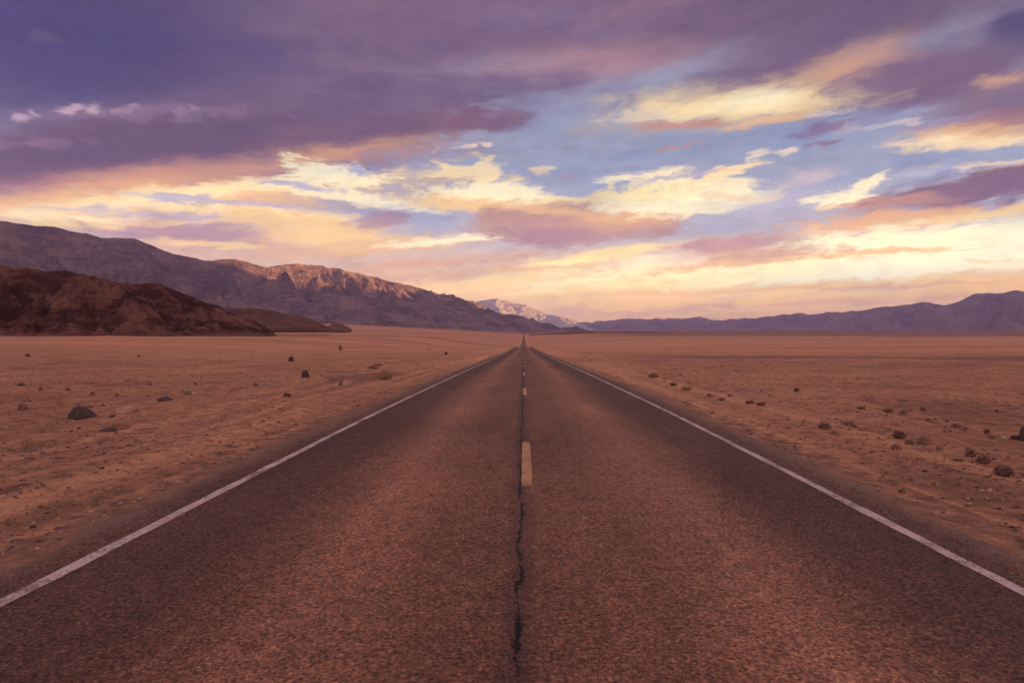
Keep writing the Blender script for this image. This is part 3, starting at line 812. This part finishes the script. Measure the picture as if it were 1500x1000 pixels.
def shrub(px, py, w, h, mats, label, seed, name='desert_shrub', cat='shrub', n=None, droop=0.15, group='desert shrubs beside the road', lean=0.0):
    p = ground_at(px, py)
    s = p[1] / FPX
    W, H = w * s * 1.15, h * s * 1.1
    rng = np.random.RandomState(seed)
    n = int((n or 420) * 0.6)
    mats = list(mats) + [mats[0], TWIG_BROWN if mats[0] is TWIG_DARK else TWIG_PALE]
    verts, faces, mi = [], [], []
    D = min(W, max(H * 1.6, W * 0.7))
    lumps = [(rng.uniform(-0.30, 0.30), rng.uniform(-0.3, 0.3), rng.uniform(0.6, 1.0)) for _ in range(5)]
    for i in range(n):
        lx, ly, ls = lumps[rng.randint(5)]
        base = np.array([lx * W * 0.7 + rng.normal() * W * 0.05, ly * D * 0.7 + rng.normal() * D * 0.05, -0.01])
        th, ph = rng.uniform(0, 2 * np.pi), np.arccos(rng.uniform(0.08, 1.0))
        r = rng.uniform(0.55, 1.0) * ls
        tip = np.array([lx * W * 0.6 + lean * W + math.cos(th) * math.sin(ph) * W * 0.36 * r, ly * D * 0.6 + math.sin(th) * math.sin(ph) * D * 0.36 * r, H * (math.cos(ph) * 0.95 + 0.06) * r])
        midp = base * 0.45 + tip * 0.55 + np.array([0, 0, H * droop]) + rng.normal(size=3) * H * 0.05
        wd = rng.uniform(0.5, 1.2) * max(0.0045, H * 0.022)
        side = np.cross(tip - base, rng.normal(size=3))
        side = side / (np.linalg.norm(side) + 1e-9) * wd
        b0 = len(verts)
        verts += [base - side * .6, base + side * .6, midp + side, midp - side, tip + side * .25, tip - side * .25]
        faces += [(b0, b0 + 1, b0 + 2, b0 + 3), (b0 + 3, b0 + 2, b0 + 4, b0 + 5)]
        m = rng.randint(len(mats))
        mi += [m, m]
        for q in range(3):                                    # little leaves and side twigs
            t = rng.uniform(0.35, 1.0)
            c = midp * (1 - t) + tip * t
            dv = rng.normal(size=3)
            dv /= np.linalg.norm(dv)
            dv2 = np.cross(dv, rng.normal(size=3))
            dv2 /= np.linalg.norm(dv2) + 1e-9
            l, ww = H * rng.uniform(0.06, 0.15), max(0.004, H * 0.02)
            b0 = len(verts)
            verts += [c - dv2 * ww, c + dv2 * ww, c + dv * l + dv2 * ww * .4, c + dv * l - dv2 * ww * .4]
            faces.append((b0, b0 + 1, b0 + 2, b0 + 3))
            mi.append(m)
    o = link_mesh(name, verts, faces, None, smooth=False, mats=mats, mat_idx=mi)
    o.location = (p[0], p[1] + D * 0.3, p[2])
    thing_tags(o, label, cat, group)
    return o

# left side stones
rock(103, 617, 42, 19, DARK_STONE, 'dark domed boulder, largest stone on the left of the road', 1, 'boulder', 'boulder')
rock(168, 607, 36, 9, TAN_STONE, 'flat tan slab tilted up over its shadow beside the dark domed boulder', 2, tilt=14)
rock(154, 613, 9, 4, DARK_STONE, 'small dark stone just below the tilted tan slab', 3)
rock(147, 634, 26, 5, DARK_STONE, 'low flat dark stone in front of the domed boulder, to its right', 4)
rock(233, 589, 24, 6, DARK_STONE, 'flat dark stone between the tilted tan slab and the pale flat stones', 5)
rock(267, 579, 18, 4, BROWN_STONE, 'thin brown flat stone beside a pale stone left of the road', 6)
rock(278, 579, 9, 5, TAN_STONE, 'small pale stone at the end of the thin brown flat stone', 7)
rock(423, 529, 8, 7, DARK_STONE, 'farthest of the dark lone stones on the left plain', 8)
rock(444, 553, 11, 10, DARK_STONE, 'round dark lone boulder midway out on the left plain', 9, 'boulder', 'boulder')
rock(417, 582, 12, 6, DARK_STONE, 'nearest of the dark lone stones on the left plain, below the round boulder', 10)
rock(369, 565, 8, 4, BROWN_STONE, 'small brown stone left of the round dark lone boulder', 11)
rock(497, 565, 7, 5, BROWN_STONE, 'small brown stone below the grey bank near the left edge line', 12)
rock(504, 559, 6, 4, TAN_STONE, 'small pale stone below the grey bank near the left edge line', 13)
rock(125, 580, 7, 5, BROWN_STONE, 'brown stone behind the domed boulder and above its right end', 14)
rock(163, 581, 5, 4, BROWN_STONE, 'little brown stone above the tilted tan slab', 15)
rock(47, 573, 6, 5, BROWN_STONE, 'brown stone in the dark gravel at the far left, behind the domed boulder', 16)
rock(88, 573, 8, 4, BROWN_STONE, 'low brown stone straight behind the domed boulder', 17)
rock(16, 566, 12, 4, DARK_STONE, 'dark flat stone nearest the left edge of the photo', 18)
rock(18, 602, 13, 8, BROWN_STONE, 'brown stone left of the domed boulder', 19)
rock(142, 596, 5, 3, DARK_STONE, 'tiny dark stone between the domed boulder and the tilted slab', 20)
rock(120, 599, 9, 3, BROWN_STONE, 'thin brown stone touching the top right of the domed boulder in view', 21)
rock(229, 631, 7, 4, TAN_STONE, 'lone pale pebble right of the low flat dark stone', 22)
rock(212, 565, 6, 4, BROWN_STONE, 'brown stone behind the flat dark stone on the left plain', 23)
rock(280, 564, 5, 4, BROWN_STONE, 'little brown stone behind the pale flat stones', 24)
rock(653, 519, 6, 4, DARK_STONE, 'small dark stone near the left edge of the road far ahead', 25)
rock(628, 513, 9, 4, TAN_STONE, 'pale rock far out left of the road near the crest', 26)
rock(195, 523, 7, 3, DARK_STONE, 'dark far stone in front of the brown hill', 27)
rock(27, 522, 9, 4, DARK_STONE, 'dark far stone in front of the brown hill at the far left', 28)
shrub(563, 557, 38, 15, [TWIG_PALE, TWIG_PALE, TWIG_BROWN], 'pale dry rounded shrub mound beside the left edge of the road', 101, n=900)
shrub(545, 541, 26, 6, [TWIG_DARK, TWIG_BROWN], 'dark low scrub on the grey bank behind the pale dry mound', 102)
shrub(552, 536, 18, 4, [TWIG_DARK], 'dark low scrub on top of the grey bank left of the road', 103)
shrub(497, 514, 6, 10, [TWIG_BROWN, TWIG_DARK], 'thin upright weed far out on the left plain', 104)
# right side shrubs and stones
shrub(958, 553, 20, 9, [TWIG_DARK, TWIG_BROWN, TWIG_PALE], 'first small shrub from the crest along the right of the road', 111)
shrub(987, 565, 12, 6, [TWIG_DARK, TWIG_BROWN], 'small dark shrub left of a flat brown shrub on the right', 112)
shrub(1004, 572, 26, 8, [TWIG_BROWN, TWIG_DARK], 'flat brown shrub second out from the right road edge', 113)
shrub(1041, 580, 15, 5, [TWIG_BROWN], 'low brown tuft before the dark twin shrubs on the right', 114)
shrub(1058, 586, 13, 5, [TWIG_BROWN, TWIG_DARK], 'low brown tuft nearest the road before the dark twin shrubs', 115)
shrub(1068, 580, 9, 4, [TWIG_BROWN], 'tiny brown tuft beyond the pair of low brown tufts', 116)
shrub(1098, 591, 15, 6, [TWIG_DARK], 'left one of the dark twin shrubs beside the right shoulder', 117)
shrub(1114, 594, 15, 7, [TWIG_DARK, TWIG_DARK, TWIG_BROWN], 'right one of the dark twin shrubs beside the right shoulder', 118)
shrub(1164, 573, 10, 7, [TWIG_DARK], 'small dark leaning weed alone on the right plain', 119, lean=0.2)
rock(1176, 584, 10, 3, TAN_STONE, 'pale sliver of stone near the leaning weed on the right plain', 120)
shrub(1260, 599, 15, 6, [TWIG_DARK], 'small dark shrub left of the shrub with a pale tuft', 121)
shrub(1300, 603, 24, 7, [TWIG_DARK, TWIG_BROWN], 'wide dark shrub touching a pale tuft, on the right plain', 122)
rock(1317, 606, 8, 6, BROWN_STONE, 'brown stone at the foot of the pale tuft on the right plain', 123)
shrub(1324, 604, 12, 8, [TWIG_PALE], 'small pale tuft at the right end of a wide dark shrub', 124)
shrub(1206, 627, 24, 12, [TWIG_DARK, TWIG_BROWN], 'dark shrub nearest the right shoulder of the road', 125)
shrub(1247, 624, 36, 11, [TWIG_BROWN, TWIG_DARK, TWIG_PALE], 'wide flat straw brown shrub right of the shoulder shrub', 126)
shrub(1221, 635, 18, 7, [TWIG_BROWN, TWIG_PALE], 'low brown tuft in front of the shoulder shrub', 127)
shrub(1316, 641, 24, 15, [TWIG_DARK, TWIG_DARK, TWIG_BROWN], 'dark topmost bush of the clump beside the pale round bush', 128, n=600)
shrub(1331, 650, 15, 12, [TWIG_BROWN], 'round brown bush between the dark topmost bush and the pale bush', 129, n=500)
shrub(1311, 657, 20, 10, [TWIG_PALE, TWIG_BROWN], 'tan bush lowest in the clump on the right', 130, n=500)
shrub(1353, 651, 30, 20, [TWIG_PALE, TWIG_PALE, TWIG_BROWN], 'pale round bush of dry twigs at the right of the clump', 131, n=900)
shrub(1393, 625, 24, 7, [TWIG_DARK, TWIG_BROWN], 'dark flat shrub behind the pale round bush, to its right', 132)
shrub(1408, 630, 10, 10, [TWIG_PALE], 'small pale tuft at the end of the dark flat shrub', 133)
shrub(1384, 632, 18, 5, [TWIG_BROWN], 'faint brown tuft below the dark flat shrub', 134)
shrub(1439, 633, 11, 10, [TWIG_DARK, TWIG_BROWN], 'small upright dark shrub between the flat shrub and the edge boulder', 135)
rock(1446, 641, 10, 6, BROWN_STONE, 'brown stone below the small upright dark shrub', 136)
rock(1463, 642, 11, 5, TAN_STONE, 'tan stone in the row beside the edge boulder', 137)
rock(1479, 641, 11, 5, DARK_STONE, 'dark stone touching the edge boulder', 138)
rock(1499, 644, 24, 21, DARK_STONE, 'tall dark boulder cut by the right edge of the photo', 139, 'boulder', 'boulder')
shrub(1372, 658, 12, 8, [TWIG_BROWN, TWIG_PALE], 'small brown tuft right of the pale round bush', 140)
shrub(1345, 673, 16, 6, [TWIG_YELLOW], 'yellow straw tuft in front of the pale round bush', 141)
shrub(1417, 668, 17, 15, [TWIG_DARK], 'upright dark shrub above the leaning brown one on the right', 142, n=500)
shrub(1438, 678, 24, 16, [TWIG_DARK, TWIG_BROWN], 'brown shrub leaning right, between two dark shrubs at the right', 143, n=500, lean=0.1)
shrub(1400, 674, 20, 4, [TWIG_DARK], 'flat dark twigs lying left of the leaning brown shrub', 144)
shrub(1471, 696, 38, 18, [TWIG_DARK, TWIG_DARK, TWIG_BROWN], 'nearest and largest dark shrub at the right of the road', 145, n=800)
rock(1452, 602, 6, 4, DARK_STONE, 'lone dark pebble far out behind the edge boulder', 146)
rock(1347, 600, 8, 4, DARK_STONE, 'small dark stone right of the pale tuft and wide dark shrub', 147)
shrub(1357, 617, 14, 7, [TWIG_BROWN, TWIG_PALE], 'brown and tan tuft above the pale round bush', 148)
shrub(1318, 721, 10, 8, [TWIG_BROWN, TWIG_DARK], 'small brown tuft on the right shoulder edge', 149)

# ------------------------------------------------------------------ gravel and far scrub (nobody could count them)
def gravel(name, label, n, seed, mats):
    rng = np.random.RandomState(seed)
    V, F = ICO1
    F = np.array(F)
    d = np.exp(rng.uniform(math.log(4.5), math.log(75.0), n * 3))
    x = rng.uniform(-0.95, 0.95, n * 3) * (d + 2)
    ok = np.abs(x) > 4.1 + rng.exponential(0.8, n * 3) * (rng.rand(n * 3) > 0.35)
    cl = fbm(x / 4.0, d / 4.0, seed, 3)
    ok &= rng.rand(n * 3) < 0.35 + cl
    x, d = x[ok][:n], d[ok][:n]
    z = ground_z(x, d)
    size = np.minimum(0.006 + 0.007 * rng.exponential(1.0, len(x)), 0.034) + 0.0004 * d
    allv, allf, mi = [], [], []
    for i in range(len(x)):
        r = rng.uniform(0.6, 1.3, (len(V), 1))
        v = V * r * size[i] * np.array([rng.uniform(.9, 1.5), rng.uniform(.9, 1.5), rng.uniform(.45, .8)])
        a = rng.uniform(0, 6.28)
        v = np.stack([v[:, 0] * math.cos(a) - v[:, 1] * math.sin(a), v[:, 0] * math.sin(a) + v[:, 1] * math.cos(a), v[:, 2]], -1)
        allv.append(v + np.array([x[i], d[i], z[i] + size[i] * 0.15]))
        allf.append(F + i * len(V))
        mi += [rng.choice(len(mats), p=[0.1, 0.5, 0.4])] * len(F)
    o = link_mesh(name, np.concatenate(allv), np.concatenate(allf), None, smooth=False, mats=mats, mat_idx=mi)
    o['kind'] = 'stuff'
    o['label'] = label
    o['category'] = 'gravel'
gravel('gravel', 'loose gravel and pebbles strewn over the desert floor', 9000, 5, [DARK_STONE, BROWN_STONE, TAN_STONE])

def scrub(n, seed):
    rng = np.random.RandomState(seed)
    verts, faces, mi = [], [], []
    mats = [TWIG_DARK, TWIG_BROWN, TWIG_PALE]
    d = np.exp(rng.uniform(math.log(14), math.log(420), n * 4))
    x = rng.uniform(-0.92, 0.92, n * 4) * d
    ok = (np.abs(x) > 6.5) & (rng.rand(n * 4) < 0.25 + fbm(x / 25.0, d / 25.0, seed, 3)) & ((x > 0) | (rng.rand(n * 4) < 0.4)) & ~((x < -60) & (d > 360))
    x, d = x[ok][:n], d[ok][:n]
    z = ground_z(x, d)
    for i in range(len(x)):
        W, H = rng.uniform(0.08, 0.24) * (1 + d[i] / 200), rng.uniform(0.03, 0.09) * (1 + d[i] / 250)
        m = rng.choice(3, p=[0.15, 0.45, 0.4])
        for j in range(26):
            th, ph = rng.uniform(0, 6.28), math.acos(rng.uniform(0.05, 1))
            tip = np.array([math.cos(th) * math.sin(ph) * W, math.sin(th) * math.sin(ph) * W, math.cos(ph) * H]) * rng.uniform(.6, 1)
            side = np.cross(tip, rng.normal(size=3))
            side = side / (np.linalg.norm(side) + 1e-9) * (0.006 + d[i] * 0.0001)
            o3 = np.array([x[i], d[i], z[i] - 0.005])
            b0 = len(verts)
            verts += [o3 - side, o3 + side, o3 + tip + side * .6, o3 + tip - side * .6]
            faces.append((b0, b0 + 1, b0 + 2, b0 + 3))
            mi.append(m)
    o = link_mesh('dry_scrub', verts, faces, None, smooth=False, mats=mats, mat_idx=mi)
    o['kind'] = 'stuff'
    o['label'] = 'tiny tufts of dry scrub dotted over the plain'
    o['category'] = 'scrub'
scrub(700, 8)

# ------------------------------------------------------------------ haze
if HAZE_DENSITY:
    hx, hy0, hy1, hz0, hz1 = 29500.0, -29000.0, 31000.0, -30.0, 1530.0
    hv = [(-hx, hy0, hz0), (hx, hy0, hz0), (hx, hy1, hz0), (-hx, hy1, hz0), (-hx, hy0, hz1), (hx, hy0, hz1), (hx, hy1, hz1), (-hx, hy1, hz1)]
    hf = [(0, 3, 2, 1), (4, 5, 6, 7), (0, 1, 5, 4), (1, 2, 6, 5), (2, 3, 7, 6), (3, 0, 4, 7)]
    hm = bpy.data.materials.new('valley_haze')
    hm.use_nodes = True
    hm.node_tree.nodes.clear()
    pv = hm.node_tree.nodes.new('ShaderNodeVolumePrincipled')
    pv.inputs['Color'].default_value = (0.52, 0.54, 1.0, 1)
    pv.inputs['Density'].default_value = HAZE_DENSITY
    pv.inputs['Anisotropy'].default_value = 0.0
    ho = hm.node_tree.nodes.new('ShaderNodeOutputMaterial')
    hm.node_tree.links.new(pv.outputs[0], ho.inputs['Volume'])
    haze = link_mesh('haze', hv, hf, hm, smooth=False)
    haze['kind'] = 'stuff'
    haze['label'] = 'thin purple evening haze filling the valley'
